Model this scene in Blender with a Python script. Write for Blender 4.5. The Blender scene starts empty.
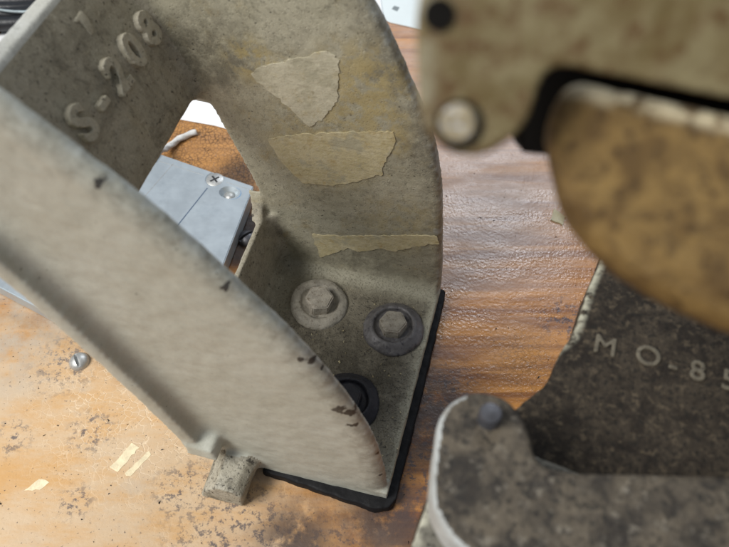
import bpy, bmesh, math, random
from mathutils import Vector, Matrix, noise
from math import radians, sin, cos, pi, sqrt
random.seed(7)
MM = 0.001
scene = bpy.context.scene
col = scene.collection

# ------------------------------------------------------------------ camera
cam = bpy.data.cameras.new('camera'); camo = bpy.data.objects.new('camera', cam); col.objects.link(camo)
camo.location = (0, 0, 0.312); camo.rotation_euler = (radians(35), 0, 0)
cam.sensor_width = 36; cam.lens = 36 * 700 / 729
cam.clip_start = 0.005; cam.clip_end = 30
cam.dof.use_dof = True; cam.dof.focus_distance = 0.325; cam.dof.aperture_fstop = 13.5
scene.camera = camo

# ------------------------------------------------------------------ light
w = bpy.data.worlds.new('World'); scene.world = w; w.use_nodes = True
bg = w.node_tree.nodes['Background']; bg.inputs[0].default_value = (0.80, 0.88, 1.0, 1); bg.inputs[1].default_value = 0.35
def area(name, loc, target, sx, sy, power, color):
    l = bpy.data.lights.new(name, 'AREA'); l.shape = 'RECTANGLE'; l.size = sx; l.size_y = sy; l.energy = power; l.color = color
    o = bpy.data.objects.new(name, l); col.objects.link(o); o.location = loc
    o.rotation_euler = (Vector(target) - Vector(loc)).to_track_quat('-Z', 'Y').to_euler()
    return o
area('ceiling_lamp', (-1.06, -0.30, 1.35), (-0.05, 0.15, 0), 0.75, 0.75, 37, (1.0, 0.985, 0.95))
area('window_light', (0.46, 1.84, 1.62), (0.05, 0.22, 0), 0.6, 0.5, 17, (0.86, 0.92, 1.0))

vs = scene.view_settings
vs.view_transform = 'Standard'; vs.look = 'None'; vs.exposure = 0; vs.gamma = 1
scene.cycles.use_denoising = True
scene.cycles.max_bounces = 6

# ------------------------------------------------------------------ helpers
def tag(o, label=None, cat=None, group=None, kind=None):
    for k, v in (('label', label), ('category', cat), ('group', group), ('kind', kind)):
        if v: o[k] = v
    return o
def link(name, me, m=None, parent=None, smooth=True):
    o = bpy.data.objects.new(name, me); col.objects.link(o)
    if m: me.materials.clear(); me.materials.append(m)
    if parent: o.parent = parent
    if smooth and len(me.polygons): me.polygons.foreach_set('use_smooth', [True] * len(me.polygons))
    return o
def obj(name, bm, m=None, parent=None, smooth=True, sharp=None):
    bmesh.ops.recalc_face_normals(bm, faces=bm.faces)
    me = bpy.data.meshes.new(name); bm.to_mesh(me); bm.free()
    o = link(name, me, m, parent, smooth)
    if sharp is not None: me.set_sharp_from_angle(angle=radians(sharp))
    return o
def empty(name, loc=(0, 0, 0), rz=0):
    o = bpy.data.objects.new(name, None); col.objects.link(o); o.location = loc; o.rotation_euler = (0, 0, rz); o.empty_display_size = .02
    return o
def loft(bm, secs):
    rings = [[bm.verts.new(Vector(p) * MM) for p in s] for s in secs]
    n = len(rings[0])
    for a, b in zip(rings, rings[1:]):
        for i in range(n): bm.faces.new((a[i], a[(i + 1) % n], b[(i + 1) % n], b[i]))
    for r in (rings[0], rings[-1]):
        bm.faces.new(r)
def prism(bm, pts, f0, f1):
    loft(bm, [[f0(*p) for p in pts], [f1(*p) for p in pts]])
def box(bm, a, b):
    pts = [(a[0], a[1]), (b[0], a[1]), (b[0], b[1]), (a[0], b[1])]
    prism(bm, pts, lambda x, y: (x, y, a[2]), lambda x, y: (x, y, b[2]))
def lathe(bm, prof, c=(0, 0, 0), n=32, jit=0, seed=0):
    rings = []
    for r, z in prof:
        ring = []
        for i in range(n):
            a = 2 * pi * i / n
            rr = r * (1 + jit * noise.noise((cos(a) * 1.5 + seed, sin(a) * 1.5, z * .3)))
            ring.append(bm.verts.new(Vector((c[0] + rr * cos(a), c[1] + rr * sin(a), c[2] + z + jit * 8 * noise.noise((cos(a) + seed, sin(a), r)))) * MM))
        rings.append(ring)
    for a, b in zip(rings, rings[1:]):
        for i in range(n): bm.faces.new((a[i], a[(i + 1) % n], b[(i + 1) % n], b[i]))
    bm.faces.new(rings[0]); bm.faces.new(rings[-1])
def spline(pts, k=6):
    out = []
    for i in range(len(pts) - 1):
        p0 = Vector(pts[max(i - 1, 0)]); p1 = Vector(pts[i]); p2 = Vector(pts[i + 1]); p3 = Vector(pts[min(i + 2, len(pts) - 1)])
        for j in range(k):
            t = j / k
            out.append(tuple(0.5 * ((2 * p1) + (p2 - p0) * t + (2 * p0 - 5 * p1 + 4 * p2 - p3) * t * t + (3 * p1 - p0 - 3 * p2 + p3) * t ** 3)))
    out.append(tuple(pts[-1])); return out
def remesh(bm, voxel, iters, fac=0.5):
    """union of overlapping solids, edges and corners softened like a casting"""
    bmesh.ops.recalc_face_normals(bm, faces=bm.faces)
    me = bpy.data.meshes.new('tmp'); bm.to_mesh(me); bm.free()
    o = bpy.data.objects.new('tmp', me); col.objects.link(o)
    r = o.modifiers.new('r', 'REMESH'); r.mode = 'VOXEL'; r.voxel_size = voxel * MM
    if iters:
        s = o.modifiers.new('s', 'SMOOTH'); s.factor = fac; s.iterations = iters
    dg = bpy.context.evaluated_depsgraph_get(); dg.update()
    out = bpy.data.meshes.new_from_object(o.evaluated_get(dg))
    bpy.data.objects.remove(o); bpy.data.meshes.remove(me)
    return out
def roughen(me, amp, f):
    import numpy as np
    n = len(me.vertices); co = np.empty(n * 3); me.vertices.foreach_get('co', co); co = co.reshape(-1, 3)
    no = np.empty(n * 3); me.vertex_normals.foreach_get('vector', no); no = no.reshape(-1, 3)
    for i in range(n):
        p = co[i] * 1000 * f
        d = noise.noise(p) + .5 * noise.noise(p * 2.3) + .3 * noise.noise(p * 5.1)
        co[i] += no[i] * (amp * MM * d)
    me.vertices.foreach_set('co', co.ravel()); me.update()
def boolean_cut(o, cutters):
    for c in cutters:
        b = o.modifiers.new('b', 'BOOLEAN'); b.operation = 'DIFFERENCE'; b.object = c; b.solver = 'EXACT'
    dg = bpy.context.evaluated_depsgraph_get(); dg.update()
    me = bpy.data.meshes.new_from_object(o.evaluated_get(dg)); o.modifiers.clear(); old = o.data; o.data = me
    for c in cutters: bpy.data.objects.remove(c)

# ------------------------------------------------------------------ materials
class NT:
    def __init__(s, name):
        s.m = bpy.data.materials.new(name); s.m.use_nodes = True; s.t = s.m.node_tree; s.n = s.t.nodes; s.n.clear()
        s.out = s.n.new('ShaderNodeOutputMaterial'); s.b = s.n.new('ShaderNodeBsdfPrincipled'); s.l(s.b.outputs[0], s.out.inputs[0])
        tc = s.n.new('ShaderNodeTexCoord'); mp = s.n.new('ShaderNodeMapping'); mp.inputs['Scale'].default_value = (1000,) * 3
        s.l(tc.outputs['Object'], mp.inputs[0]); s.co = mp.outputs[0]          # millimetres
    def l(s, a, b): s.t.links.new(a, b)
    def put(s, sock, v):
        if isinstance(v, bpy.types.NodeSocket): s.l(v, sock)
        elif v is not None: sock.default_value = (*v, 1) if isinstance(v, tuple) and len(v) == 3 and sock.type == 'RGBA' else v
    def map(s, rot=0, scale=(1, 1, 1), loc=(0, 0, 0), src=None):
        mp = s.n.new('ShaderNodeMapping'); mp.inputs['Rotation'].default_value = (0, 0, rot); mp.inputs['Scale'].default_value = scale; mp.inputs['Location'].default_value = loc
        s.l(src or s.co, mp.inputs[0]); return mp.outputs[0]
    def noise(s, scale, detail=4, rough=.55, co=None, dist=0, out=0):
        x = s.n.new('ShaderNodeTexNoise'); x.inputs['Scale'].default_value = scale; x.inputs['Detail'].default_value = detail
        x.inputs['Roughness'].default_value = rough; x.inputs['Distortion'].default_value = dist; s.l(co or s.co, x.inputs['Vector']); return x.outputs[out]
    def vor(s, scale, feature='F1', co=None, rand=1, out=0):
        x = s.n.new('ShaderNodeTexVoronoi'); x.feature = feature; x.inputs['Scale'].default_value = scale; x.inputs['Randomness'].default_value = rand
        s.l(co or s.co, x.inputs['Vector']); return x.outputs[out]
    def ramp(s, v, a, b, lo=0.0, hi=1.0):
        x = s.n.new('ShaderNodeMapRange'); x.interpolation_type = 'SMOOTHSTEP'
        for i, k in zip((0, 1, 2, 3, 4), (v, a, b, lo, hi)): s.put(x.inputs[i], k)
        return x.outputs[0]
    def math(s, op, a, b=None):
        x = s.n.new('ShaderNodeMath'); x.operation = op; s.put(x.inputs[0], a)
        if b is not None: s.put(x.inputs[1], b)
        return x.outputs[0]
    def mix(s, f, a, b):
        x = s.n.new('ShaderNodeMix'); x.data_type = 'RGBA'; s.put(x.inputs[0], f); s.put(x.inputs[6], a); s.put(x.inputs[7], b); return x.outputs[2]
    def bump(s, h, dist, strength=1, prev=None):
        x = s.n.new('ShaderNodeBump'); x.inputs['Distance'].default_value = dist * MM; x.inputs['Strength'].default_value = strength
        s.l(h, x.inputs['Height'])
        if prev: s.l(prev, x.inputs['Normal'])
        return x.outputs[0]
    def near(s, p, r0, r1):
        """1 inside r0 mm of point p, 0 beyond r1"""
        x = s.n.new('ShaderNodeVectorMath'); x.operation = 'DISTANCE'; s.l(s.co, x.inputs[0]); x.inputs[1].default_value = p
        return s.ramp(x.outputs['Value'], r0, r1, 1, 0)
    def attr(s, n):
        x = s.n.new('ShaderNodeAttribute'); x.attribute_name = n; return x.outputs['Fac']
    def done(s, color, rough, normal=None, metal=0.0, spec=.5):
        s.put(s.b.inputs['Base Color'], color); s.put(s.b.inputs['Roughness'], rough); s.put(s.b.inputs['Metallic'], metal)
        s.b.inputs['Specular IOR Level'].default_value = spec
        if normal: s.l(normal, s.b.inputs['Normal'])
        return s.m

def paint(name, c1, c2, grime=(0.09, 0.078, 0.055), g0=.52, g1=.75, gs=.05, pits=.5, rough=.55, edge=False, speck=.62, yellow=0.0, grain=.35, stain=None, residue=None, chips=None, streak=0, blend=None):
    s = NT(name)
    big = s.noise(.035, 5, .6, dist=.4)
    c = s.mix(s.ramp(big, .35, .65), c1, c2)
    c = s.mix(s.math('MULTIPLY', s.ramp(s.noise(.07, 6, .7, s.map(loc=(31, 5, 9))), .52, .72), yellow), c, (0.34, 0.25, 0.10))
    fine = s.noise(1.1, 5, .7)
    c = s.mix(s.ramp(fine, .30, .75, 0, grain), c, tuple(x * .5 for x in c1))
    c = s.mix(s.ramp(s.noise(.45, 7, .78, s.map(loc=(9, 14, 2))), .50, .64, 0, grain), c, tuple(x * .32 for x in c2))
    c = s.mix(s.ramp(s.noise(.6, 6, .75, s.map(loc=(19, 4, 22))), .56, .68, 0, grain * .8), c, tuple(min(.75, x * 1.45) for x in c1))
    g = s.ramp(s.noise(gs, 8, .72, s.map(loc=(7, 71, 3)), dist=.6), g0, g1)
    c = s.mix(s.math('MULTIPLY', g, .85), c, grime)
    if stain:
        for p, r0, r1, k in stain:
            c = s.mix(s.math('MULTIPLY', s.math('MULTIPLY', s.near(p, r0, r1), s.ramp(s.noise(.12, 6, .75), .34, .6)), k), c, grime)
    sp = s.ramp(s.noise(.55, 3, .6, s.map(loc=(3, 17, 40))), speck, speck + .06)
    c = s.mix(s.math('MULTIPLY', sp, .8), c, (0.045, 0.04, 0.032))
    if blend:
        sep = s.n.new('ShaderNodeSeparateXYZ'); s.l(s.co, sep.inputs[0]); wob_ = s.math('MULTIPLY', s.math('SUBTRACT', s.noise(.15, 6, .7, s.map(loc=(77, 1, 5))), .5), 12)
        for ax, a, b_, cc in blend:
            c = s.mix(s.ramp(s.math('ADD', sep.outputs[ax], wob_), a, b_), c, cc)
    if residue:
        for p, r0, r1, k in residue:
            c = s.mix(s.math('MULTIPLY', s.math('MULTIPLY', s.near(p, r0, r1), s.ramp(s.noise(.16, 6, .72, s.map(loc=(8, 2, 19))), .40, .58)), k), c, (0.40, 0.315, 0.14))
    if edge:
        e = s.attr('edge')                       # millimetres from the worn rim
        wv = s.noise(.12, 5, .65, s.map(loc=(4, 8, 61)))
        ew = s.math('ADD', e, s.math('MULTIPLY', s.math('SUBTRACT', wv, .5), 14))
        c = s.mix(s.math('MULTIPLY', s.math('MULTIPLY', s.ramp(ew, 3, 13, 1, 0), s.ramp(s.noise(.22, 6, .75), .36, .66)), edge), c, (0.16, 0.15, 0.115))
        c = s.mix(s.math('MULTIPLY', s.ramp(ew, -.5, 2.6, 1, 0), .55), c, (0.50, 0.53, 0.50))  # bluish white highlight along the rim, put into the colour
        chip = s.ramp(s.math('ADD', s.noise(.42, 4, .6, s.map(loc=(1, 2, 3))), s.ramp(e, 1, 9, .03, -.16)), .71, .74)
        c = s.mix(s.math('MULTIPLY', chip, .8), c, (0.05, 0.046, 0.04))
    if chips:
        wob = s.n.new('ShaderNodeTexNoise'); wob.inputs['Scale'].default_value = .45; wob.inputs['Detail'].default_value = 4; s.l(s.co, wob.inputs['Vector'])
        k = s.math('MULTIPLY', s.math('SUBTRACT', wob.outputs[0], .5), 6.5)
        for p, r in chips:
            x = s.n.new('ShaderNodeVectorMath'); x.operation = 'DISTANCE'; s.l(s.map(scale=(1, .25, 1)), x.inputs[0]); x.inputs[1].default_value = (p[0], p[1] * .25, p[2])
            c = s.mix(s.ramp(s.math('ADD', x.outputs['Value'], k), r * .75, r * 1.1, .92, 0), c, (0.028, 0.027, 0.026))
    if streak:
        st = s.noise(.09, 6, .7, s.map(loc=(35, 1, 6))); c = s.mix(s.ramp(st, .55, .8, 0, streak), c, (0.25, 0.22, 0.16))
        c = s.mix(s.ramp(s.noise(.028, 5, .6, s.map(loc=(2, 2, 2))), .45, .7, 0, streak), c, (0.36, 0.33, 0.25))
    n = s.bump(s.noise(.20, 3, .5), .6, .02 + pits * .4)
    n = s.bump(s.ramp(s.noise(1.1, 4, .65), .22, .5), .4, pits, n)
    n = s.bump(s.ramp(s.vor(.55), .06, .24), .5, pits * .7, n)
    r = s.math('ADD', s.math('MULTIPLY', s.noise(.2, 4), .25), rough - .12)
    return s.done(c, r, n, spec=.35)

CREAM = (0.47, 0.425, 0.335); CREAM2 = (0.40, 0.36, 0.275)
M = {}
M['front'] = paint('paint_front_wall', grain=.13, c1=(0.45, 0.451, 0.386), c2=(0.408, 0.408, 0.342), g0=.60, g1=.98, pits=.12, edge=.5, speck=.685, streak=.22, rough=.42,
    chips=[((-65.6, -108, 180.8), 2.4), ((-68, -108, 183), 2.0), ((-82.6, -107, 200.9), 1.6), ((-79.3, -108, 187.2), 1.2), ((-33.3, -108, 118.3), 1.5), ((-31, -108, 116), 1.3), ((-27.2, -107, 111.7), 1.1),
           ((-22.2, -108, 88.4), 2.3), ((-19, -108, 85.3), 2.2), ((-17.3, -108, 76.4), 1.5), ((-8.6, -107, 50.7), .9), ((-58.5, -106, 170.5), 1.4), ((-54.5, -106, 165.0), 1.4), ((-53.1, -108, 152), .9), ((-88.2, -107, 204), 1.5), ((-7, -107, 29), .7)])
M['back'] = paint('paint_back_wall', (0.475, 0.44, 0.33), (0.395, 0.365, 0.262), grain=.5, g0=.50, g1=.88, gs=.07, pits=.45, yellow=.6, speck=.66, edge=.7, streak=.2,
    residue=[((-40, 0, 135), 12, 30, .75), ((-60, 0, 100), 14, 34, .5), ((-84, 0, 140), 4, 16, .8), ((-20, 0, 60), 10, 30, .4), ((-30, 0, 112), 4, 14, .7)], stain=[((-15, 0, 110), 5, 22, .6), ((-30, 0, 150), 5, 25, .6), ((-45, 0, 15), 10, 45, .45), ((-100, 0, 140), 8, 28, .7)])
M['web'] = paint('paint_web', (0.52, 0.475, 0.37), (0.41, 0.375, 0.285), grain=.5, g0=.44, g1=.78, pits=.5, yellow=.25, speck=.63)
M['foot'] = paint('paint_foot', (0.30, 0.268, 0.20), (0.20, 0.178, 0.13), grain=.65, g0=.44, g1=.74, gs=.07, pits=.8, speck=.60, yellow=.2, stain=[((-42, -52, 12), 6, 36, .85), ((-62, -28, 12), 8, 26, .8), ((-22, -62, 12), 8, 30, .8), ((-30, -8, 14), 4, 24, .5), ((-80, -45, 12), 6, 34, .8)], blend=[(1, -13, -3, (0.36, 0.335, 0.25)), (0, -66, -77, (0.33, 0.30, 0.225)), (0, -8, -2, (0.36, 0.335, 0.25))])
M['letter'] = paint('paint_letter', (0.60, 0.55, 0.43), (0.50, 0.46, 0.355), g0=.54, g1=.8, pits=.5)
M['top_edge'] = paint('paint_lit_top_edge', (0.62, 0.63, 0.60), (0.55, 0.55, 0.50), g0=.62, g1=.8, pits=.3, speck=.70)  # paler than the web: light on the up-facing edge put into its colour
M['lug'] = paint('paint_lug', (0.46, 0.43, 0.35), (0.38, 0.35, 0.27), g0=.46, g1=.70, gs=.12, pits=.7, speck=.58)

def simple(name, c, rough, metal=0.0, var=.3, nb=.15, ns=.5, dark=None, spec=.5):
    s = NT(name); v = s.ramp(s.noise(ns * .3, 6, .65), .3, .7)
    cc = s.mix(v, tuple(x * (1 - var) for x in c), c)
    if dark: cc = s.mix(s.ramp(s.noise(ns * .6, 6, .7, s.map(loc=(9, 2, 4))), .52, .66), cc, dark)
    return s.done(cc, s.ramp(s.noise(ns, 4), .2, .8, rough - .08, rough + .12), s.bump(s.noise(ns, 5, .6), nb, 1), metal, spec)
M['rubber'] = simple('black_rubber', (0.010, 0.010, 0.011), .65, spec=.2)
M['bolt'] = simple('dusty_bolt_steel', (0.44, 0.40, 0.33), .6, .1, .35, .25, 1.2, (0.20, 0.165, 0.12))
M['washer'] = simple('dusty_washer', (0.42, 0.385, 0.315), .68, 0, .4, .3, .8, (0.20, 0.175, 0.135))
M['cone'] = simple('grey_cone_washer', (0.20, 0.19, 0.19), .5, .2, .45, .25, .6, (0.07, 0.065, 0.075))
M['washer_dark'] = simple('black_washer', (0.035, 0.035, 0.045), .5, 0, .4, .2, .8)
M['alu'] = None
s = NT('milled_aluminium')
st = s.noise(.3, 5, .6, s.map(rot=radians(24), scale=(.06, 2.5, 1)))
c = s.mix(s.ramp(st, .2, .8), (0.455, 0.505, 0.535), (0.475, 0.525, 0.553)); c = s.mix(s.ramp(s.noise(.06, 5, .7), .5, .8, 0, .4), c, (0.30, 0.35, 0.39))
M['alu'] = s.done(c, s.ramp(s.noise(.08, 5, .7), .3, .7, .34, .5), s.bump(st, .006, .5), .6)
M['steel'] = simple('dull_screw_steel', (0.55, 0.55, 0.53), .45, .7, .25, .05, 1.0)
M['groove'] = simple('dark_recess', (0.02, 0.02, 0.022), .6)
M['scribe'] = simple('scribe_mark', (0.10, 0.14, 0.20), .5)
M['blue'] = simple('layout_blue', (0.22, 0.40, 0.62), .35, .4)
def tape_mat(name, a, b_, stain):
    s = NT(name)
    c = s.mix(s.ramp(s.noise(.09, 6, .7), .35, .62), a, b_); c = s.mix(s.ramp(s.noise(.14, 6, .75, s.map(loc=(5, 3, 8))), .52, .7, 0, .75), c, stain)
    c = s.mix(s.ramp(s.noise(.6, 5, .7), .45, .75, 0, .45), c, (0.66, 0.60, 0.46))
    c = s.mix(s.ramp(s.noise(.5, 6, .75, s.map(loc=(2, 7, 1))), .56, .68, 0, .5), c, (0.25, 0.20, 0.11))
    c = s.mix(s.ramp(s.noise(.075, 7, .72, s.map(loc=(51, 3, 8))), .50, .60, 0, .8), c, (0.40, 0.37, 0.265))
    return s.done(c, .5, s.bump(s.noise(.25, 6, .65, s.map(scale=(1, 1, 1.6))), .7, .6), 0, .4)
M['tape'] = tape_mat('aged_tape', (0.56, 0.49, 0.31), (0.49, 0.42, 0.24), (0.40, 0.29, 0.12))
M['tape_pale'] = tape_mat('paper_tape', (0.55, 0.51, 0.385), (0.47, 0.435, 0.32), (0.40, 0.33, 0.18))
M['paper'] = simple('white_paper', (0.86, 0.87, 0.88), .8, 0, .04, .05, .1)
M['card'] = simple('pale_card', (0.70, 0.76, 0.76), .7, 0, .06, .05, .1)
M['ink'] = simple('grey_print', (0.28, 0.32, 0.33), .7)
M['string'] = simple('white_string', (0.74, 0.73, 0.70), .9, 0, .25, .3, 1.2)
M['cable'] = simple('black_cable', (0.012, 0.013, 0.016), .4)
M['wire'] = simple('grey_wire', (0.35, 0.42, 0.44), .4)
M['bare'] = simple('bare_wood', (0.86, 0.74, 0.50), .75, 0, .25, .2, .8, spec=.2)

def oily(name, c1, c2, c3, g0=.45, g1=.62, s1=.05, rough=.4, pits=.4, wear=None, fleck=(0.02, 0.018, 0.015), fl=.60, edge=False, spec=.28):
    s = NT(name)
    c = s.mix(s.ramp(s.noise(s1, 6, .65, dist=.5), .36, .64), c1, c2)
    c = s.mix(s.ramp(s.noise(s1 * 2.7, 7, .72, s.map(loc=(4, 9, 2))), g0, g1), c, c3)
    c = s.mix(s.math('MULTIPLY', s.ramp(s.noise(s1 * 5, 5, .7, s.map(loc=(14, 1, 6))), fl, fl + .07), .85), c, fleck)
    if edge:
        e = s.attr('edge')
        c = s.mix(s.math('MULTIPLY', s.ramp(e, 1.0, 3.2, 1, 0), s.ramp(s.noise(s1 * 2.2, 4, .6), .36, .56)), c, edge)  # pale left and top edges: caught light mixed with wear, put into the colour
    n = s.bump(s.noise(s1 * 8, 6, .7), .8, pits)
    return s.done(c, s.ramp(s.noise(s1 * 4, 4), .3, .7, rough - .1, rough + .15), n, spec=spec)
M['arm'] = oily('oily_olive_paint', (0.195, 0.160, 0.082), (0.120, 0.086, 0.032), (0.085, 0.042, 0.012), .47, .66, .11, .36, fl=.64, edge=(0.22, 0.19, 0.12))
M['drum'] = oily('rusty_brown_paint', (0.215, 0.135, 0.044), (0.10, 0.058, 0.018), (0.045, 0.024, 0.008), .50, .66, .17, .4, .6, fl=.62, edge=(0.66, 0.57, 0.38))
M['plate'] = oily('grimy_grey_casting', (0.062, 0.049, 0.035), (0.024, 0.019, 0.015), (0.105, 0.082, 0.055), .50, .66, .13, .5, .9, fl=.52, edge=(0.45, 0.43, 0.33), spec=.12)
M['lower_arm'] = oily('dusty_grey_arm', (0.22, 0.205, 0.165), (0.14, 0.13, 0.105), (0.30, 0.28, 0.22), .52, .66, .12, .55, .8, fl=.53, edge=(0.5, 0.48, 0.38))
M['lever'] = oily('worn_grey_lever', (0.125, 0.102, 0.072), (0.034, 0.028, 0.022), (0.21, 0.185, 0.145), .54, .70, .12, .5, .7, fl=.53, edge=False)
M['lever_edge'] = oily('lit_lever_rim', (0.38, 0.395, 0.385), (0.30, 0.305, 0.29), (0.24, 0.21, 0.165), .54, .70, .09, .45, .4, fl=.68)  # white left rim: light from the left put into its colour
M['black'] = simple('matte_black', (0.007, 0.006, 0.005), .8, spec=.1)
M['screw_old'] = simple('old_screw_brass', (0.40, 0.33, 0.20), .6, .2, .5, .3, 1.6, (0.50, 0.52, 0.56))
M['worn_letter'] = simple('worn_raised_letter', (0.15, 0.13, 0.095), .6, 0, .4, .3, 1.2, (0.06, 0.05, 0.037), spec=.2)
M['pin'] = simple('steel_pin', (0.10, 0.10, 0.11), .4, .5)

# table: aged varnish, crackled and stained
def table_mat():
    s = NT('varnished_board')
    g = s.map(rot=radians(24))
    grain = s.noise(.09, 7, .62, s.map(rot=radians(24), scale=(.10, 1.5, 1)), dist=.6)
    grain2 = s.noise(.35, 6, .7, s.map(rot=radians(24), scale=(.05, 1.6, 1)))
    c = s.mix(s.ramp(grain, .34, .66), (0.20, 0.072, 0.020), (0.50, 0.215, 0.045))
    c = s.mix(s.ramp(grain2, .54, .78, 0, .4), c, (0.17, 0.075, 0.035))
    # bleached, worn-through zone in front of the machine
    wn = s.math('ADD', s.near((-150, 60, 0), 20, 240), s.math('MULTIPLY', s.math('SUBTRACT', s.noise(.018, 6, .65), .5), 1.1))
    worn = s.ramp(wn, .15, .75)
    pale = s.mix(s.ramp(s.noise(.035, 7, .7, s.map(rot=radians(24), scale=(.45, 1.3, 1))), .40, .66), (0.57, 0.415, 0.26), (0.55, 0.315, 0.12))
    pale = s.mix(s.ramp(s.noise(.03, 6, .7, s.map(loc=(50, 20, 0))), .50, .72, 0, .75), pale, (0.50, 0.40, 0.29))
    c = s.mix(worn, c, pale)
    # pale sheen behind / right, put into the board colour
    sheen_tint = s.math('MULTIPLY', s.near((60, 330, 0), 50, 190), s.ramp(s.noise(.03, 6, .65, s.map(rot=radians(24), scale=(.4, 1.4, 1), loc=(9, 9, 0))), .34, .6, .25, 1))
    c = s.mix(s.math('MULTIPLY', sheen_tint, .72), c, (0.51, 0.355, 0.27))
    scr = s.ramp(s.noise(.30, 4, .65, s.map(rot=radians(20), scale=(.05, 1.8, 1), loc=(3, 8, 0))), .60, .70)
    c = s.mix(s.math('MULTIPLY', s.math('MULTIPLY', scr, sheen_tint), .5), c, (0.16, 0.10, 0.085))
    # crackle
    wob = s.n.new('ShaderNodeVectorMath'); wob.operation = 'ADD'
    nz = s.n.new('ShaderNodeTexNoise'); nz.inputs['Scale'].default_value = .2; s.l(s.co, nz.inputs['Vector'])
    sc = s.n.new('ShaderNodeVectorMath'); sc.operation = 'SCALE'; sc.inputs['Scale'].default_value = 3.5; s.l(nz.outputs['Color'], sc.inputs[0])
    s.l(s.co, wob.inputs[0]); s.l(sc.outputs[0], wob.inputs[1])
    cr = s.vor(.30, 'DISTANCE_TO_EDGE', wob.outputs[0]); line = s.math('MULTIPLY', s.ramp(cr, .0, .075, 1, 0), s.ramp(s.noise(.12, 4, .6, s.map(loc=(1, 44, 0))), .38, .58))
    crz = s.ramp(s.noise(.022, 4, .6, s.map(loc=(80, 3, 0))), .45, .62)
    zone_l = s.math('MULTIPLY', s.math('MAXIMUM', s.near((-105, 145, 0), 15, 70), s.math('MULTIPLY', crz, .35)), worn)
    zone_b = s.math('MAXIMUM', s.near((-100, 318, 0), 40, 80), s.math('MULTIPLY', s.near((80, 165, 0), 5, 30), .5))
    c = s.mix(s.math('MULTIPLY', s.math('MULTIPLY', line, zone_l), .6), c, (0.82, 0.66, 0.46))
    crb = s.ramp(s.vor(.40, 'DISTANCE_TO_EDGE', wob.outputs[0]), .02, .14, 1, 0)
    c = s.mix(s.math('MULTIPLY', zone_b, .55), c, (0.47, 0.25, 0.09))
    c = s.mix(s.math('MULTIPLY', s.math('MULTIPLY', crb, zone_b), s.ramp(s.noise(.06, 4, .6), .35, .65, .35, .9)), c, (0.08, 0.04, 0.018))
    # ink-dark stains
    st = s.ramp(s.noise(.085, 7, .72, s.map(loc=(2, 33, 0), scale=(1.6, 1.6, 1)), dist=.3), .66, .70)
    st2 = s.ramp(s.noise(.26, 7, .75, s.map(loc=(12, 13, 0))), .505, .585)
    loc_ = s.near((-55, 75, 0), 12, 42)
    for p, a, b in (((-15, 62, 0), 8, 40), ((22, 110, 0), 4, 34), ((40, 150, 0), 2, 26), ((-150, 165, 0), 4, 26), ((-128, 128, 0), 3, 16), ((-165, 125, 0), 2, 14), ((-80, 100, 0), 3, 22), ((-128, 95, 0), 2, 12), ((105, 190, 0), 4, 22)):
        loc_ = s.math('MAXIMUM', loc_, s.near(p, a, b))
    m = s.math('MAXIMUM', s.math('MULTIPLY', st, .75), s.math('MULTIPLY', st2, s.math('MULTIPLY', loc_, .95)))
    c = s.mix(s.math('MULTIPLY', m, .85), c, (0.055, 0.052, 0.068))
    foot_dark = s.math('MAXIMUM', s.near((30, 135, 0), 10, 42), s.math('MAXIMUM', s.near((12, 88, 0), 6, 34), s.near((-30, 78, 0), 4, 26)))  # darker mottled board beside the foot
    c = s.mix(s.math('MULTIPLY', s.math('MULTIPLY', foot_dark, s.ramp(s.noise(.09, 7, .7, s.map(loc=(22, 3, 0))), .28, .52)), .9), c, (0.06, 0.042, 0.038))
    c = s.mix(s.math('MULTIPLY', s.near((-75, 292, 0), 5, 22), .75), c, (0.03, 0.02, 0.015))
    c = s.mix(s.math('MULTIPLY', s.near((-66, 243, 0), 14, 26), .9), c, (0.02, 0.017, 0.016))  # shade in the gap beside the aluminium plate, painted on the board
    dz = s.math('MULTIPLY', s.near((-185, 185, 0), 15, 60), s.ramp(s.noise(.05, 6, .7, s.map(loc=(5, 61, 0))), .30, .6))
    c = s.mix(s.math('MULTIPLY', dz, .75), c, (0.42, 0.37, 0.30))
    # fine dark specks over the whole board
    c = s.mix(s.math('MULTIPLY', s.ramp(s.noise(.7, 4, .6, s.map(loc=(6, 6, 0))), .63, .69), .75), c, (0.05, 0.035, 0.03))
    gloss = s.near((80, 235, 0), 60, 150)
    nb = s.bump(s.noise(.10, 3, .5), .8, .35)
    nb = s.bump(s.noise(.5, 4, .6), .35, .4, nb)
    patch = s.ramp(s.noise(.030, 6, .7, s.map(rot=radians(24), scale=(.55, 1.5, 1), loc=(40, 2, 0))), .40, .60)
    gp = s.math('MULTIPLY', gloss, s.math('ADD', s.math('MULTIPLY', patch, .8), .2))
    nb2 = s.n.new('ShaderNodeBump'); nb2.inputs['Distance'].default_value = .20 * MM; s.l(gp, nb2.inputs['Strength']); s.l(s.noise(.66, 3, .5), nb2.inputs['Height']); s.l(nb, nb2.inputs['Normal'])
    nb3 = s.bump(s.math('MULTIPLY', line, s.math('MAXIMUM', zone_l, zone_b)), -.25, .5, nb2.outputs[0])
    rough = s.math('ADD', s.math('ADD', s.math('SUBTRACT', s.ramp(worn, 0, 1, .30, .5), s.math('MULTIPLY', gp, .20)), s.math('MULTIPLY', s.near((50, 330, 0), 25, 95), .10)), s.math('MULTIPLY', s.noise(.05, 5, .7), .12))
    return s.done(c, rough, nb3, spec=.43)
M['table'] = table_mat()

# ------------------------------------------------------------------ the board everything stands on
bm = bmesh.new(); box(bm, (-700, -350, -30), (700, 900, 0))
table = tag(obj('tabletop', bm, M['table'], smooth=False), 'worn orange varnished wooden tabletop with dark stains and crackle', 'tabletop', kind='structure')

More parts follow.
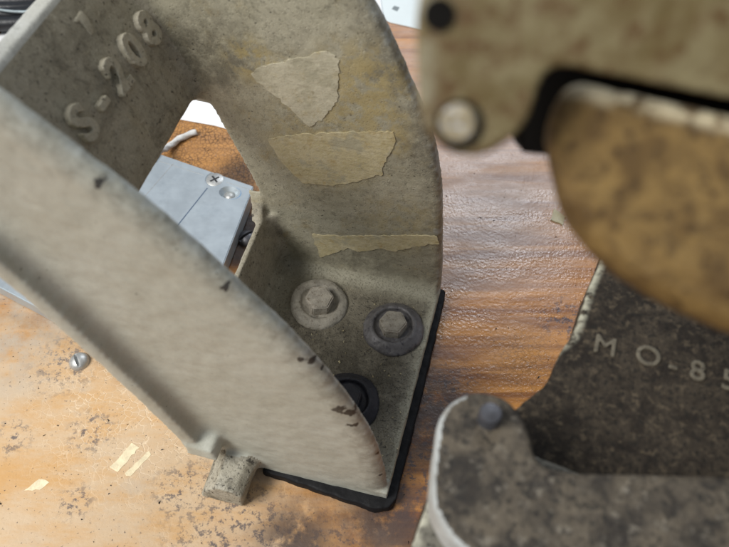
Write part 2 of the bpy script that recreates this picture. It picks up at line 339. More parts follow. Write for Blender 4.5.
# ------------------------------------------------------------------ cast machine leg
YAW = radians(-14)
frame = empty('cast_machine_leg', (.0388, .1985, 0), YAW)
tag(frame, 'beige painted cast iron machine leg with letters S-208, bolted to the board', 'machine leg')
WZ = [0, 12, 40, 72, 105, 130, 153, 175, 195, 212, 230, 250]; WU = [-82, -83, -86, -94, -104, -112, -121, -132, -146, -163, -185, -214]
def W(z):
    for i in range(len(WZ) - 1):
        if z <= WZ[i + 1]:
            t = (z - WZ[i]) / (WZ[i + 1] - WZ[i]); return WU[i] + t * (WU[i + 1] - WU[i])
    return WU[-1]
BACK = spline([(0, 5), (-1, 28), (-2.7, 47), (-6.8, 88), (-13.3, 116), (-22.6, 139), (-32.7, 161), (-40, 173.5), (-57, 195), (-80, 216), (-110, 236), (-150, 254)])
FRONT = spline([(-3.6, 5), (-4.8, 26), (-9.5, 59.4), (-18.5, 90), (-33.9, 125), (-47.8, 148), (-59.2, 165.6), (-69.6, 179.8), (-79.4, 191.2), (-88.4, 201.2), (-97.1, 209.8), (-116, 226), (-150, 250)])
INNER = [(W(z) - 6, z) for z in (248, 230, 212, 195, 175, 153, 130, 105, 72, 40, 12, 5)]
def edge_dist(u, z, curve): return min(sqrt((u - a) ** 2 + (z - b) ** 2) for a, b in curve)

b = bmesh.new()
prism(b, [(-88, -108), (-3, -108), (0, 3), (-88, 3)], lambda u, v: (u, v, 6), lambda u, v: (u, v, 12))
INNER_B = [(W(z) + (1 if 50 < z < 122 else -6), z) for z in (248, 230, 212, 195, 175, 153, 130, 122.5, 121.5, 105, 90, 72, 57, 51, 49, 40, 12, 5)]
def inset(curve, d):
    out = []
    for i, p in enumerate(curve):
        t = Vector(curve[min(i + 1, len(curve) - 1)]) - Vector(curve[max(i - 1, 0)]); t.normalize()
        out.append((p[0] - t.y * d, p[1] + t.x * d))
    return out
loft(b, [[(u, v, z) for u, z in inset(BACK, d) + INNER_B] for v, d in ((0, 2.6), (.9, .8), (2.2, .1), (6, 0), (8, 1.5))])
loft(b, [[(u, v, z) for u, z in inset(FRONT, d) + INNER] for v, d in ((-102.2, 1.2), (-103, .2), (-104.2, 0), (-105.6, .7), (-106.8, 2.4), (-107.6, 4.6), (-108, 8))])
def web_strip(b, zs, v0, v1, t=6):
    loft(b, [[(W(z) - t, v0, z), (W(z), v0, z), (W(z), v1, z), (W(z) - t, v1, z)] for z in zs])
web_strip(b, (5, 12, 26, 40, 51), -105, 5, 3.2)
web_strip(b, (121, 130, 141, 153, 165, 172, 179), -105, 5)
web_strip(b, (50, 72, 90, 105, 128), -106, -94)
web_strip(b, (27, 40, 56, 72, 90, 105, 118, 130, 141, 153, 164, 175, 185, 195, 212, 230, 248), -115, -104, 4)   # rim standing proud of the front wall
loft(b, [[(W(z) - 3, -115, z), (W(z) + 3, -114.6, z), (W(z) + 3.5, -105, z), (W(z) - 3, -105, z)] for z in (27, 40, 56, 72, 90, 105, 118, 130, 141, 153, 164, 175, 185, 195, 212, 230, 248)])
# window corner webs, fillets along the inside corners
for z0, z1, s_ in ((51, 62, 1), (121, 114, -1)):
    loft(b, [[(W(z) - 6, 2, z), (W(z), 2, z), (W(z), 2 - r, z), (W(z) - 6, 2 - r, z)] for z, r in [(z0 - s_ * 1.5, 10), (z0, 9), (z0 + (z1 - z0) * .3, 5), (z0 + (z1 - z0) * .6, 2.8), (z1, 1.2)]])
def fillet(r, n=5):
    return [(-1.5, -1.5), (r, -1.5)] + [(r - r * sin(i * pi / 2 / n), r - r * cos(i * pi / 2 / n)) for i in range(n + 1)] + [(-1.5, r)]
for r, fn in ((8, lambda t, a, c: (t, -a, 12 + c)),):
    loft(b, [[fn(t, a, c) for a, c in fillet(r)] for t in (-84, -1.5)])
loft(b, [[(W(12) + a + .1, t, 12 + c) for a, c in fillet(7)] for t in (-101, 1)])
loft(b, [[(W(z) + a, -c, z) for a, c in fillet(8)] for z in (8, 26, 40, 50)])
loft(b, [[(W(z) + a, -c, z) for a, c in fillet(6)] for z in (121, 130, 141, 153, 165, 172, 179)])
loft(b, [[(W(z) + 3 + a, -108 - c, z) for a, c in fillet(5)] for z in (29, 40, 56, 72, 90, 105, 118, 130, 141, 153, 164, 175, 185, 195, 212, 230, 246)])
# rim end boss and the lug at the foot
loft(b, [[(-85, -114.5, 24), (-76, -114.5, 24), (-75, -104, 24), (-86, -104, 24)], [(-87, -117, 30), (-74, -117, 30), (-73, -104, 32), (-88, -104, 32)], [(-87, -116, 36), (-76, -116, 35), (-75, -104, 39), (-89, -104, 40)]])
loft(b, [[(-84, v, 0.8), (-64, v, 0.8), (-62.5 + k, v, 14 + k), (-66 + k, v, 18 + k), (-74, v, 18.5 + k), (-81, v, 9 + k)] for v, k in ((-125, 0), (-114, 1), (-104, 4))])
me = remesh(b, 1.0, 5)
roughen(me, .22, .16)

# split the casting into its parts, keeping the smooth normals across the seams
def part_of(p):
    u, v, z = p[0] * 1000, p[1] * 1000, p[2] * 1000
    if v < -108.6 and z < 20.5 and u < -56: return 'lug'
    if v >= -1.2 - (2.2 if z < 16 else 0) * 0 and not (u < W(z) + 1.0 and 119 < z < 181 and v < .5): return 'back_wall'
    if v < -101.5 and z > 4: return 'front_wall'
    if z < 13.5 and u > -83: return 'foot_plate'
    if z > 177.2 and u < -125 : return 'top_edge'
    if u <= W(z) + 9 : return 'web'
    return 'foot_plate' if z < 40 else 'web'
PARTMAT = {'top_edge': 'top_edge', 'lug': 'lug', 'back_wall': 'back', 'front_wall': 'front', 'foot_plate': 'foot', 'web': 'web'}
def split(me, classify):
    vn = [tuple(x.vector) for x in me.vertex_normals]
    vs_ = [tuple(v.co) for v in me.vertices]
    groups = {}
    for p in me.polygons: groups.setdefault(classify(p.center), []).append(tuple(p.vertices))
    res = {}
    for k, faces in groups.items():
        idx = {}; nv = []; nn = []
        for f in faces:
            for i in f:
                if i not in idx: idx[i] = len(nv); nv.append(vs_[i]); nn.append(vn[i])
        m2 = bpy.data.meshes.new(k); m2.from_pydata(nv, [], [[idx[i] for i in f] for f in faces]); m2.update()
        m2.polygons.foreach_set('use_smooth', [True] * len(m2.polygons))
        m2.normals_split_custom_set_from_vertices(nn)
        res[k] = m2
    return res
parts = {}
for k, m2 in split(me, part_of).items():
    nm = 'side_wall' if k.endswith('wall') else k
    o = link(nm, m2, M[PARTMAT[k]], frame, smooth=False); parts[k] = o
    if k in ('back_wall', 'front_wall'):
        a = m2.attributes.new('edge', 'FLOAT', 'POINT'); cur = (BACK if k == 'back_wall' else FRONT)
        a.data.foreach_set('value', [edge_dist(v.co.x * 1000, v.co.z * 1000, cur) for v in m2.vertices])
parts['front_wall']['label'] = 'pale smooth front wall with chipped curved edge'
parts['back_wall']['label'] = 'pitted back wall carrying three torn tape remnants'
bpy.data.meshes.remove(me)

# rubber pad under the foot
bm = bmesh.new()
prism(bm, [(-60, -109.5), (-40, -111), (-18, -113), (-7, -113.6), (-1, -111.5), (1.0, -107), (2.0, -60), (3.0, -2), (2.5, 6), (-60, 6)], lambda u, v: (u, v, .3), lambda u, v: (u, v, 6.4))
pm = remesh(bm, .9, 4); roughen(pm, .5, .12)
link('rubber_pad', pm, M['rubber'], frame)

# raised letters on the web
def glyph_mesh(ch, size, depth, bold=.035, vox=.32, it=4):
    cu = bpy.data.curves.new('g', 'FONT'); cu.body = ch; cu.size = size * MM; cu.extrude = depth * MM; cu.offset = bold * size * MM; cu.align_x = 'CENTER'; cu.align_y = 'CENTER'; cu.resolution_u = 4
    o = bpy.data.objects.new('g', cu); col.objects.link(o)
    dg = bpy.context.evaluated_depsgraph_get(); dg.update()
    me = bpy.data.meshes.new_from_object(o.evaluated_get(dg)); bpy.data.objects.remove(o); bpy.data.curves.remove(cu)
    bm = bmesh.new(); bm.from_mesh(me); bpy.data.meshes.remove(me); bmesh.ops.remove_doubles(bm, verts=bm.verts, dist=1e-7)
    return remesh(bm, vox, it)
slope = (W(165) - W(141)) / 24
ex = Vector((0, 1, 0)); ey = Vector((slope, 0, 1)).normalized(); ez = ex.cross(ey)
for ch, v, k in (('S', -58.5, 1), ('-', -46.5, 1), ('2', -33.5, 1), ('0', -20.2, 1), ('8', -7, 1)):
    gm = glyph_mesh(ch, 16.8, 1.8, .045, .36, 3)
    p = Vector((W(152.5) + .5, v, 152.5)) * MM
    mat = Matrix((( ex.x, ey.x, ez.x, p.x), (ex.y, ey.y, ez.y, p.y), (ex.z, ey.z, ez.z, p.z), (0, 0, 0, 1)))
    gm.transform(mat); roughen(gm, .16, .4)
    link('letter', gm, M['letter'], parts['web'])
bm = bmesh.new()      # casting scar above the letters
loft(bm, [[(W(z) - 1, v0, z), (W(z) + h, v0, z), (W(z) + h, v1, z), (W(z) - 1, v1, z)] for z, v0, v1, h in ((165, -30, -28, .2), (167, -30, -27, .8), (170, -30, -26, .8), (172, -33, -26, .3))])
me = remesh(bm, .5, 4); link('casting_mark', me, M['letter'], parts['web'])

# bolts on the foot
def bolt(u, v, rot, tilt, washer, seed, wm, bmx, hr=7.6):
    root = empty('bolt'); root.parent = frame; root.location = Vector((u, v, 12)) * MM; root.rotation_euler = (tilt[0], tilt[1], rot)
    bm = bmesh.new(); lathe(bm, washer, n=48, jit=.035, seed=seed); me = remesh(bm, .6, 3); roughen(me, .18, .4); link('washer', me, wm, root)
    bm = bmesh.new(); hexp = [(hr * cos(i * pi / 3), hr * sin(i * pi / 3)) for i in range(6)]
    loft(bm, [[(x * k, y * k, z) for x, y in hexp] for z, k in ((-1, 1), (6.6, 1), (7.6, .92))])
    bmesh.ops.bevel(bm, geom=bm.edges[:], offset=.5 * MM, segments=2, affect='EDGES')
    obj('hex_head', bm, bmx, root, sharp=35)
CUP = [(7, -.8), (15, -.8), (15.2, .8), (14.4, 2.0), (11.5, 4.4), (10.6, 4.9), (9.7, 4.6), (9.2, 2.4), (7, 2.2)]
FLAT = [(6, -.8), (14.6, -.8), (15, .6), (14.2, 2.2), (12, 3.2), (10, 3.3), (9.2, 2.6), (8.6, 1.6), (6, 1.4)]
bolt(-58.1, -22.5, .35, (radians(3), radians(4), 0)[:2], FLAT, 3, M['washer'], M['bolt'])
bolt(-18.5, -27.5, .1, (radians(-1), radians(-2)), CUP, 8, M['cone'], M['bolt'], 7.2)
bolt(-30.5, -71.0, .5, (0, 0), CUP, 5, M['washer_dark'], M['washer_dark'], 7.2)

# torn masking tape on the back wall
def tape(pts, seed, m):
    rnd = random.Random(seed); P = []
    n = len(pts)
    for i in range(n):
        a = Vector(pts[i]); c = Vector(pts[(i + 1) % n]); k = max(2, int((c - a).length / 1.3))
        for j in range(k):
            q = a.lerp(c, j / k); P.append((q.x + rnd.uniform(-.18, .18) + (1.0 * noise.noise((q.x * .3, q.y * .3, seed)) + .8 * noise.noise((q.x * .9, q.y * .9, seed))), q.y + rnd.uniform(-.18, .18) + (1.0 * noise.noise((q.x * .3, q.y * .3, seed + 9)) + .8 * noise.noise((q.x * .9, q.y * .9, seed + 9)))))
    bm = bmesh.new(); vs_ = [bm.verts.new((x * MM, -.08 * MM, z * MM)) for x, z in P]; f = bm.faces.new(vs_)
    xs = [p[0] for p in P]; zs = [p[1] for p in P]
    for lo, hi, no in ((min(xs), max(xs), (1, 0, 0)), (min(zs), max(zs), (0, 0, 1))):
        t = lo + 1.2
        while t < hi:
            bmesh.ops.bisect_plane(bm, geom=bm.verts[:] + bm.edges[:] + bm.faces[:], plane_co=(t * MM * no[0], 0, t * MM * no[2]), plane_no=no); t += 1.4
    bmesh.ops.triangulate(bm, faces=bm.faces[:])
    for v in bm.verts:
        x, z = v.co.x * 1000, v.co.z * 1000
        d = min(sqrt((x - a) ** 2 + (z - c) ** 2) for a, c in P)
        v.co.y -= (.12 + .22 * abs(noise.noise((x * .22, z * .5, seed))) + max(0, 1 - d / 2.5) * .2 * max(0, noise.noise((x * .12, z * .12, seed + 3)) + .3)) * MM
    ext = bmesh.ops.extrude_face_region(bm, geom=bm.faces[:])
    bmesh.ops.translate(bm, verts=[g for g in ext['geom'] if isinstance(g, bmesh.types.BMVert)], vec=(0, .32 * MM, 0))
    o = obj('tape_remnant', bm, m, frame, sharp=50); return o
T1 = [(-86.1, 134.3), (-80.2, 138.8), (-64.6, 145.4), (-54, 150.5), (-49, 147.9), (-50, 139.2), (-50.7, 128.9), (-56.2, 118.3), (-63.0, 111.5), (-70.8, 119.9), (-76.5, 125.4), (-82.9, 130.6)]
T2 = [(-82.5, 99.6), (-70.8, 105.8), (-46.0, 112.6), (-28, 117), (-27, 112), (-29.0, 104.2), (-31.7, 97.4), (-32.7, 90.8), (-44.3, 84.0), (-55.4, 77.7), (-69.1, 76.7), (-72.9, 81.6), (-77.8, 88.0)]
T3 = [(-66.7, 39.6), (-49.8, 43.2), (-22.7, 52.3), (-5, 57.3), (-4.5, 51.5), (-14, 46.5), (-24, 39.5), (-33, 38.5), (-43.3, 32.3), (-48, 34.5), (-55, 28), (-63.5, 21)]
tape(T1, 1, M['tape_pale'])['label'] = 'upper torn paper tape remnant'; tape(T2, 2, M['tape'])['label'] = 'widest torn tape remnant'; tape(T3, 3, M['tape'])['label'] = 'lowest narrow tape remnant'

# ------------------------------------------------------------------ aluminium plate behind the leg
alu = empty('aluminium_plate', (-.12, .25, 0)); tag(alu, 'flat milled aluminium plate with cross screw seen through the leg opening', 'metal plate')
A0 = Vector((-120, 250, 0))
def rel(x, y, z): return Vector((x, y, z)) - A0
bm = bmesh.new()
prism(bm, [(-64, 273), (-88.5, 149), (-230, 224), (-195, 331)], lambda x, y: rel(x, y, .5), lambda x, y: rel(x, y, 10))
bmesh.ops.bevel(bm, geom=bm.edges[:], offset=.5 * MM, segments=2, affect='EDGES')
body = obj('plate_body', bm, M['alu'], alu, sharp=35)
def cutter(prof, c, n=32, sx=1, rot=0):
    bm = bmesh.new(); lathe(bm, prof, n=n)
    for v in bm.verts: v.co.x *= sx
    o = obj('cut', bm); o.matrix_world = Matrix.Translation(Vector(c) * MM) @ Matrix.Rotation(rot, 4, 'Z'); return o
bpy.context.view_layer.update()
c1 = cutter([(2.0, -6), (2.0, -3), (5.6, .0), (5.6, 2)], (-87.2, 280.1 - 1.5, 10)); c2 = cutter([(2.2, -9), (2.4, -3), (4.6, 0), (4.6, 2)], (-77.8, 268.2, 10), sx=1.25, rot=radians(-15))
boolean_cut(body, [c1, c2]); body.data.materials.clear(); body.data.materials.append(M['alu']); body.data.set_sharp_from_angle(angle=radians(30))
sc_ = empty('cross_screw'); sc_.parent = alu; sc_.location = rel(-87.2, 278.6, 9.6) * MM
bm = bmesh.new(); lathe(bm, [(2.2, -2.6), (5.1, -.15), (4.8, .1), (.4, .25)], n=32); obj('screw_head', bm, M['steel'], sc_, sharp=40)
bm = bmesh.new()
for a in (radians(35), radians(125)):
    d = Vector((cos(a), sin(a), 0)); e = Vector((-sin(a), cos(a), 0))
    zt = .36 if a < 1 else .39
    loft(bm, [[d * 2.9 + e * .5 + Vector((0, 0, z)), d * 2.9 - e * .5 + Vector((0, 0, z)), -d * 2.9 - e * .5 + Vector((0, 0, z)), -d * 2.9 + e * .5 + Vector((0, 0, z))] for z in (-.4, zt)])
obj('cross_slot', bm, M['groove'], sc_, smooth=False)
def strip(name, a, c, wd, z, m, parent):
    a = Vector(a); c = Vector(c); d = (c - a).normalized(); e = Vector((-d.y, d.x)) * wd / 2
    bm = bmesh.new(); prism(bm, [tuple(a + e), tuple(a - e), tuple(c - e), tuple(c + e)], lambda x, y: rel(x, y, z - .2), lambda x, y: rel(x, y, z + .05)); return obj(name, bm, m, parent, smooth=False)
strip('scribe_line', (-90.5, 271.5), (-108, 234), .7, 10, M['scribe'], alu)
strip('scribe_line', (-122, 293), (-94, 281.5), .35, 10, M['steel'], alu)
strip('scribe_line', (-80, 276), (-65, 270), .35, 10, M['steel'], alu)
strip('scribe_line', (-113, 291), (-127, 262), .35, 10, M['steel'], alu)
bm = bmesh.new(); cres = [(6.6 * cos(a), 4.9 * sin(a)) for a in [radians(x) for x in range(-75, 76, 15)]] + [(2.2 + 3.9 * cos(a), 4.2 * sin(a)) for a in [radians(x) for x in range(70, -71, -20)]]
prism(bm, cres, lambda x, y: (x, y, -.1), lambda x, y: (x, y, .06))
o = obj('blue_mark', bm, M['blue'], alu, smooth=False); o.location = rel(-77.0, 267.9, 9.99) * MM; o.rotation_euler = (0, 0, radians(-15))
bm = bmesh.new(); lathe(bm, [(2.6, -6), (3.2, -2.5), (.4, -2.2)], n=20); o = obj('hole_bottom', bm, M['steel'], alu); o.location = rel(-77.8, 268.2, 10) * MM

# ------------------------------------------------------------------ small loose things
def screw(name, loc, r, h, slot_rot, label, m=M['steel'], tilt=(0, 0)):
    bm = bmesh.new(); prof = [(r, -1.5)] + [(r * cos(i * pi / 14), h * sin(i * pi / 14)) for i in range(7)]
    lathe(bm, prof, n=32); o = obj(name, bm, m, sharp=50)
    bm = bmesh.new(); box(bm, (-r * 1.2, -r * .15, h * .45), (r * 1.2, r * .15, h * 2)); c = obj('cut', bm)
    boolean_cut(o, [c]); o.data.materials.clear(); o.data.materials.append(m); o.data.set_sharp_from_angle(angle=radians(40))
    o.location = Vector(loc) * MM; o.rotation_euler = (*tilt, slot_rot); tag(o, label, 'screw'); return o
screw('slotted_screw', (-142.5, 164.5, .4), 5.0, 3.6, radians(118), 'slotted round head screw in the board below the leg rim', tilt=(radians(-8), radians(6)))
screw('pan_head_screw', (-66, 242, .5), 5.4, 4, radians(40), 'shadowed round head screw between aluminium plate and leg', m=M['pin'])

def tube(name, pts, r, m, n=8, twist=0, parent=None, rj=0):
    pts = [Vector(p) for p in spline(pts, 8)]; bm = bmesh.new(); rings = []
    for i, p in enumerate(pts):
        t = (pts[min(i + 1, len(pts) - 1)] - pts[max(i - 1, 0)]).normalized(); a = t.cross(Vector((0, 0, 1)))
        a = a.normalized() if a.length > 1e-4 else Vector((1, 0, 0)); c = t.cross(a)
        rings.append([bm.verts.new((p + (a * cos(2 * pi * k / n + i * twist) + c * sin(2 * pi * k / n + i * twist)) * r * (1 + rj * cos(3 * 2 * pi * k / n))) * MM) for k in range(n)])
    for a, c in zip(rings, rings[1:]):
        for k in range(n): bm.faces.new((a[k], a[(k + 1) % n], c[(k + 1) % n], c[k]))
    bm.faces.new(rings[0]); bm.faces.new(rings[-1]); return obj(name, bm, m, parent)
tag(tube('string_end', [(-126, 292, 11.6), (-123.5, 300, 10.5), (-121, 310, 4.2), (-115, 320, 2.2), (-106, 326, 2.0)], 1.9, M['string'], 12, .35, rj=.14), 'short white string end lying by the aluminium plate', 'string')

def sheet(name, pts, z, m, label, cat, curl=0):
    bm = bmesh.new(); prism(bm, pts, lambda x, y: (x, y, z), lambda x, y: (x, y, z + .25)); o = obj(name, bm, m, smooth=False); return tag(o, label, cat)
sheet('paper_sheet', [(-260, 382), (-190, 357), (-119, 339), (-95, 333), (-71, 324), (-40, 316), (-20, 420), (-25, 620), (-260, 640)], .4, M['paper'], 'white paper sheet on the board seen through the leg opening', 'paper')
sheet('paper_sheet', [(-14, 425), (16, 414), (11, 480), (5, 640), (-18, 640)], 1.2, M['paper'], 'bright white paper beside the top of the back wall', 'paper')
card = empty('pale_card'); tag(card, 'pale card lying on the board behind the machine head', 'card')
bm = bmesh.new(); prism(bm, [(9, 447), (19, 440), (30, 436), (46, 430), (120, 405), (250, 430), (250, 640), (8, 640)], lambda x, y: (x, y, .3), lambda x, y: (x, y, .8)); obj('card_sheet', bm, M['card'], card, smooth=False)
bm = bmesh.new(); prism(bm, [(20, 456), (24, 453), (26, 458), (22, 460)], lambda x, y: (x, y, .7), lambda x, y: (x, y, .9)); obj('print_mark', bm, M['ink'], card, smooth=False)

cab = empty('cable_bundle', (-.26, .46, 0)); tag(cab, 'black cable bundle with thin grey wires beyond the leg', 'cables')
for i in range(9):
    y = -34 + i * 9; r = random.Random(i)
    tube('cable', [(-60, y - 20, 5 + r.uniform(0, 5)), (-20, y - 2, 6 + r.uniform(0, 4)), (30, y + 8 + r.uniform(-3, 3), 7), (90, y + 40, 6)], 5.2, M['cable'], 10, parent=cab)
for i in range(3):
    y = -22 + i * 20
    tube('wire', [(-60, y + 14, 13), (-20, y + 4, 14.5), (20, y - 6, 15), (80, y + 6, 13)], .9, M['wire'], 6, parent=cab)
tube('sleeve', [(-70, 20, 2), (0, 30, 2), (80, 60, 2)], 2, M['cable'], 8, parent=cab)

def flake(name, pts, h, m, parent, seed=0):
    rnd = random.Random(seed); bm = bmesh.new()
    P = []
    for i in range(len(pts)):
        a = Vector(pts[i]); c = Vector(pts[(i + 1) % len(pts)]); k = max(1, int((c - a).length / 1.5))
        for j in range(k):
            q = a.lerp(c, j / k); P.append((q.x + rnd.uniform(-.35, .35), q.y + rnd.uniform(-.35, .35)))
    prism(bm, P, lambda x, y: (x, y, -.2), lambda x, y: (x, y, h)); return obj(name, bm, m, parent, smooth=False)
flake('bare_patch', [(-116, 110.5), (-112, 108.5), (-104.5, 120), (-108, 122.5)], .15, M['bare'], table, 1)
flake('bare_patch', [(-109, 107.5), (-106, 106.5), (-98, 117), (-99.5, 118.5)], .13, M['bare'], table, 2)
flake('bare_patch', [(-152, 100), (-145, 100.5), (-142, 104), (-147, 105.5)], .12, M['bare'], table, 3)
tag(flake('paint_flake', [(107, 256), (113, 252), (116, 258), (110, 264)], .8, M['tape'], None, 4), 'small cream paint flake on the board under the brown drum', 'flake')

# ------------------------------------------------------------------ second machine, close to the camera
mach = empty('machine_head', (.12, .1, 0)); tag(mach, 'oily brown and dark grey machine head with lever and letters MO-85', 'machine')
MO = Vector((120, 100, 0))
def mrel(p): return Vector(p) - MO
def edged(me, curve, axis=None):
    a = me.attributes.new('edge', 'FLOAT', 'POINT'); pts = [Vector(p) for p in curve]
    vals = []
    for v in me.vertices:
        q = v.co * 1000; vals.append(min((q - p).length for p in pts))
    a.data.foreach_set('value', vals)
def slab(name, outline, n, th, m, vox=.6, it=5, rough_amp=.12, parent=mach, edge_pts=None, inset_=0, sgn=1, fac=lambda p: 1, zs=1):
    n = Vector(n).normalized(); bm = bmesh.new()
    top = [mrel(p) for p in outline]
    if inset_:
        N = len(top); ins = []
        for i in range(N):
            t = (top[(i + 1) % N] - top[i - 1]).normalized(); ins.append(t.cross(n) * sgn)
        loft(bm, [[p - q * inset_ * k * fac(p) - n * z * (1 + (zs - 1) * fac(p)) for p, q in zip(top, ins)] for k, z in ((1, 0), (.45, .5), (.12, 1.3), (0, 2.6))] + [[p - n * th for p in top]])
    else: loft(bm, [top, [p - n * th for p in top]])
    me = remesh(bm, vox, it); roughen(me, rough_amp, .3)
    o = link(name, me, m, parent)
    edged(me, [mrel(p) for p in (edge_pts or [(9999, 0, 0)])]); return o
def sp3(pts, k=4): return spline(pts, k)
# plate with the raised letters, level, 120 mm above the board
PL = sp3([(95, 170, 120), (86, 152, 120), (79.8, 139.2, 120), (74.6, 129.8, 120), (66.7, 112.6, 120), (61.4, 105.4, 120), (55.1, 94.4, 120), (47.7, 88.5, 120), (33.2, 76.1, 120), (18.0, 61.1, 120), (12.2, 46.7, 120), (7.8, 36.2, 120), (8, 20, 120)])
pl = slab('letter_plate', PL + [(175, 20, 120), (175, 170, 120)], (0, 0, 1), 14, M['plate'], .9, 5, .25, edge_pts=sp3([(86, 152, 119), (79.8, 139.2, 119), (74.6, 129.8, 119), (66.7, 112.6, 119), (61, 105, 117)], 6))
la = slab('lower_arm', [(34, 77, 121.5), (18.4, 61.5, 121.5), (12.4, 46.7, 121.5), (8.0, 36.2, 121.5), (8, 18, 121.5), (60, 18, 121.5), (60, 66, 121.5)], (0, 0, 1), 14, M['lower_arm'], .7, 5, .2, edge_pts=sp3([(18.4, 61.5, 121), (12.4, 46.7, 121), (8, 36.2, 121), (8, 18, 121)], 10))
ta = math.atan2(94.8 - 106.5, 108.4 - 75.0)
for ch, x, y in (('M', 75, 106.5), ('O', 87.6, 102.9), ('-', 94.6, 100), ('8', 101.5, 97.8), ('5', 110.2, 94.6)):
    gm = glyph_mesh(ch, 9.8, .65, .006 if ch == 'M' else .02, .28, 5); gm.transform(Matrix.Translation(mrel((x, y, 120)) * MM) @ Matrix.Rotation(ta, 4, 'Z')); link('letter', gm, M['worn_letter'], pl)
# lever
LV = sp3([(92.9, 55.4, 150), (85.7, 55.6, 150), (64.9, 56.3, 150), (50.8, 56.6, 150), (44, 57.8, 150), (41.2, 60.5, 150), (40.6, 65.5, 150), (38.7, 72.0, 150), (34.2, 76.3, 150), (27.9, 77.2, 150), (22.7, 75.2, 150), (18.7, 70.7, 150), (17.2, 64.2, 150), (15.9, 56.8, 150), (15.4, 49.7, 150), (18.1, 43.0, 150), (22.3, 38.4, 150), (30, 31, 150)])
lv = slab('lever', LV + [(150, 24, 150), (150, 54, 150)], (0, 0, 1), 11, M['lever'], .5, 4, .12, inset_=1.5, sgn=1)
rim_pts = [p for p in LV if p[0] < 31 and p[1] < 78]
def lev_part(p):
    q = p * 1000 + MO
    if q.z > 149.8 or q.z < 139.5: return 'lever'
    return 'lit_rim' if (q.x < 26 and q.y < 76.5) else 'lever'  # left side of the rim takes the painted light
sp_ = split(lv.data, lev_part); lv.data = sp_['lever']; lv.data.materials.append(M['lever'])
link('lit_rim', sp_['lit_rim'], M['lever_edge'], lv, smooth=False)
bm = bmesh.new(); lathe(bm, [(2.9, -2), (2.9, 3.6), (2.5, 4.2), (.3, 4.5)], n=24); o = obj('pin', bm, M['pin'], lv, sharp=40); o.location = mrel((30.6, 69.5, 150)) * MM
bm = bmesh.new(); lathe(bm, [(7, -2), (7, 22.5), (6, 22.5)], n=24); o = obj('spacer', bm, M['black'], mach, sharp=40); o.location = mrel((30.6, 67, 119.5)) * MM
# drum
nd = (-.28, -.65, .71)
DR = sp3([(79.60, 58.65, 248.75), (54.60, 68.55, 247.85), (48.70, 70.95, 247.65), (42.80, 73.35, 247.45), (35.40, 76.25, 247.25), (29.70, 78.35, 246.95), (27.10, 77.10, 244.70), (26.00, 74.80, 242.20), (25.90, 72.70, 240.20), (26.90, 68.90, 237.10), (28.20, 64.90, 234.00), (30.30, 61.90, 232.10), (33.80, 58.30, 230.10), (39.20, 54.20, 228.60), (44.40, 51.10, 227.70), (50.50, 47.90, 227.20), (56.60, 45.60, 227.50), (79.60, 37.10, 229.80)])
dr = slab('drum', DR, nd, 24, M['drum'], .55, 7, .2, inset_=7, zs=3.2, fac=lambda p: max(.04, min(1, (243 - p.z) / 12)), edge_pts=sp3([(70.70, 62.25, 248.25), (54.60, 68.55, 247.85), (42.80, 73.35, 247.45), (35.40, 76.25, 247.25), (29.70, 78.35, 246.95)], 12))
# arm
na = (-.1, -.8, .6)
AR = sp3([(10, 100, 288), (8, 88, 272), (7.0, 80.1, 261.5), (6.5, 77.3, 257.7), (6.8, 73.6, 252.8), (7.2, 70.6, 248.8), (8.3, 68.8, 246.6), (10.8, 67.2, 244.8), (13.4, 66.5, 244.4), (16.4, 66.5, 244.9), (18.9, 67.2, 246.3), (20.9, 68.4, 248.2), (21.9, 69.8, 250.3), (22.6, 71.5, 252.6), (23.6, 72.3, 253.9), (25.4, 72.5, 254.4), (29.8, 71.7, 254.1), (37.3, 70.2, 253.4), (45.8, 68.6, 252.6), (60, 66, 251), (100, 58.5, 246)])
ar = slab('arm', AR + [(100, 90, 288)], na, 7, M['arm'], .5, 6, .1, edge_pts=sp3([(8, 88, 272), (7.0, 80.1, 261.5), (6.5, 77.3, 257.7), (6.8, 73.6, 252.8), (7.2, 70.6, 248.8)], 6))
qa = Vector(na).normalized().to_track_quat('Z', 'Y')
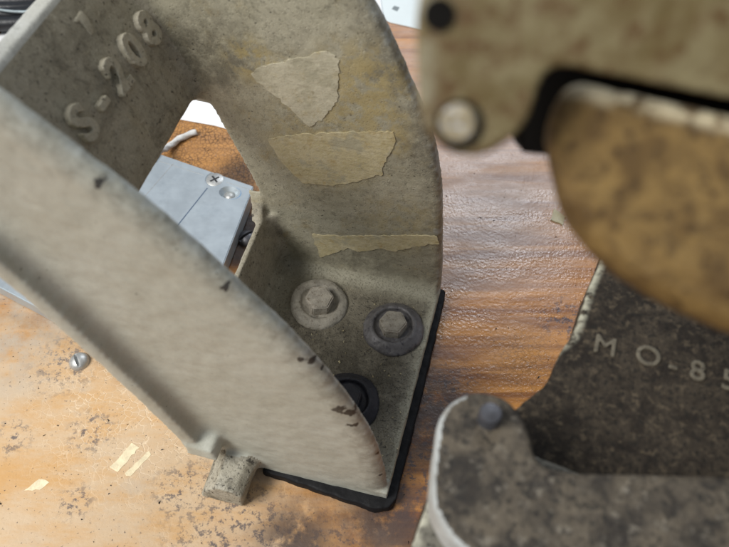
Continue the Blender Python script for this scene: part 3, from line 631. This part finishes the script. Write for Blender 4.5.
def on_arm(name, p, prof, m, n=28):
    bm = bmesh.new(); lathe(bm, prof, n=n); o = obj(name, bm, m, ar, sharp=40); o.location = mrel(p) * MM; o.rotation_mode = 'QUATERNION'; o.rotation_quaternion = qa; return o
on_arm('screw_recess', (12.5, 69.0, 247.6), [(3.3, -1), (3.3, .12), (2.9, .22), (2.6, .1)], M['black'])
on_arm('screw_head', (12.3, 69.2, 247.8), [(2.5, -1), (2.5, .5), (2.1, .9), (.3, 1.0)], M['screw_old'])
on_arm('oil_hole', (9.4, 77.5, 258.3), [(2.0, -1), (2.0, .5), (.3, .55)], M['black'])
# black block added behind arm and drum as the slot's shade, and the post that carries the head beyond the picture
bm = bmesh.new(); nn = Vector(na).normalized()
slot_pts = [mrel(p) - nn * 27 for p in [(21, 69, 247), (24, 80, 262), (100, 66, 258), (100, 56, 238), (40, 66, 238), (25, 66, 240)]]
loft(bm, [slot_pts, [p - nn * 14 for p in slot_pts]]); obj('slot_shade', bm, M['black'], mach, smooth=False)
bm = bmesh.new(); box(bm, mrel((100, 50, 200)), mrel((150, 110, 275))); box(bm, mrel((128, 55, 0)), mrel((165, 125, 205))); me = remesh(bm, 2.0, 4); link('post', me, M['plate'], mach); edged(me, [(9999, 0, 0)])

# ------------------------------------------------------------------ dust and grit
def specks(name, pts, m, label, parent=None):
    bm = bmesh.new()
    for x, y, z, r in pts:
        vs_ = [bm.verts.new(Vector((x + random.uniform(-r, r), y + random.uniform(-r, r), z + (r * .9 if i == 3 else 0))) * MM) for i in range(4)]
        for f in ((0, 1, 2), (0, 1, 3), (1, 2, 3), (0, 2, 3)): bm.faces.new([vs_[i] for i in f])
    o = obj(name, bm, m, parent, smooth=False); return tag(o, label, 'grit' if not parent else None, kind='stuff')
rnd = random.Random(4)
specks('dust', [(rnd.uniform(-80, -3), rnd.uniform(-98, -9), 12.3, rnd.choice((.3, .4, .5, .8))) for _ in range(170)], M['tape'], None, parts['foot_plate'])
specks('grit', [(rnd.uniform(-230, 130), rnd.uniform(60, 330), .0, rnd.choice((.3, .4, .5, .9))) for _ in range(420)], M['groove'], 'dark grit scattered over the board')
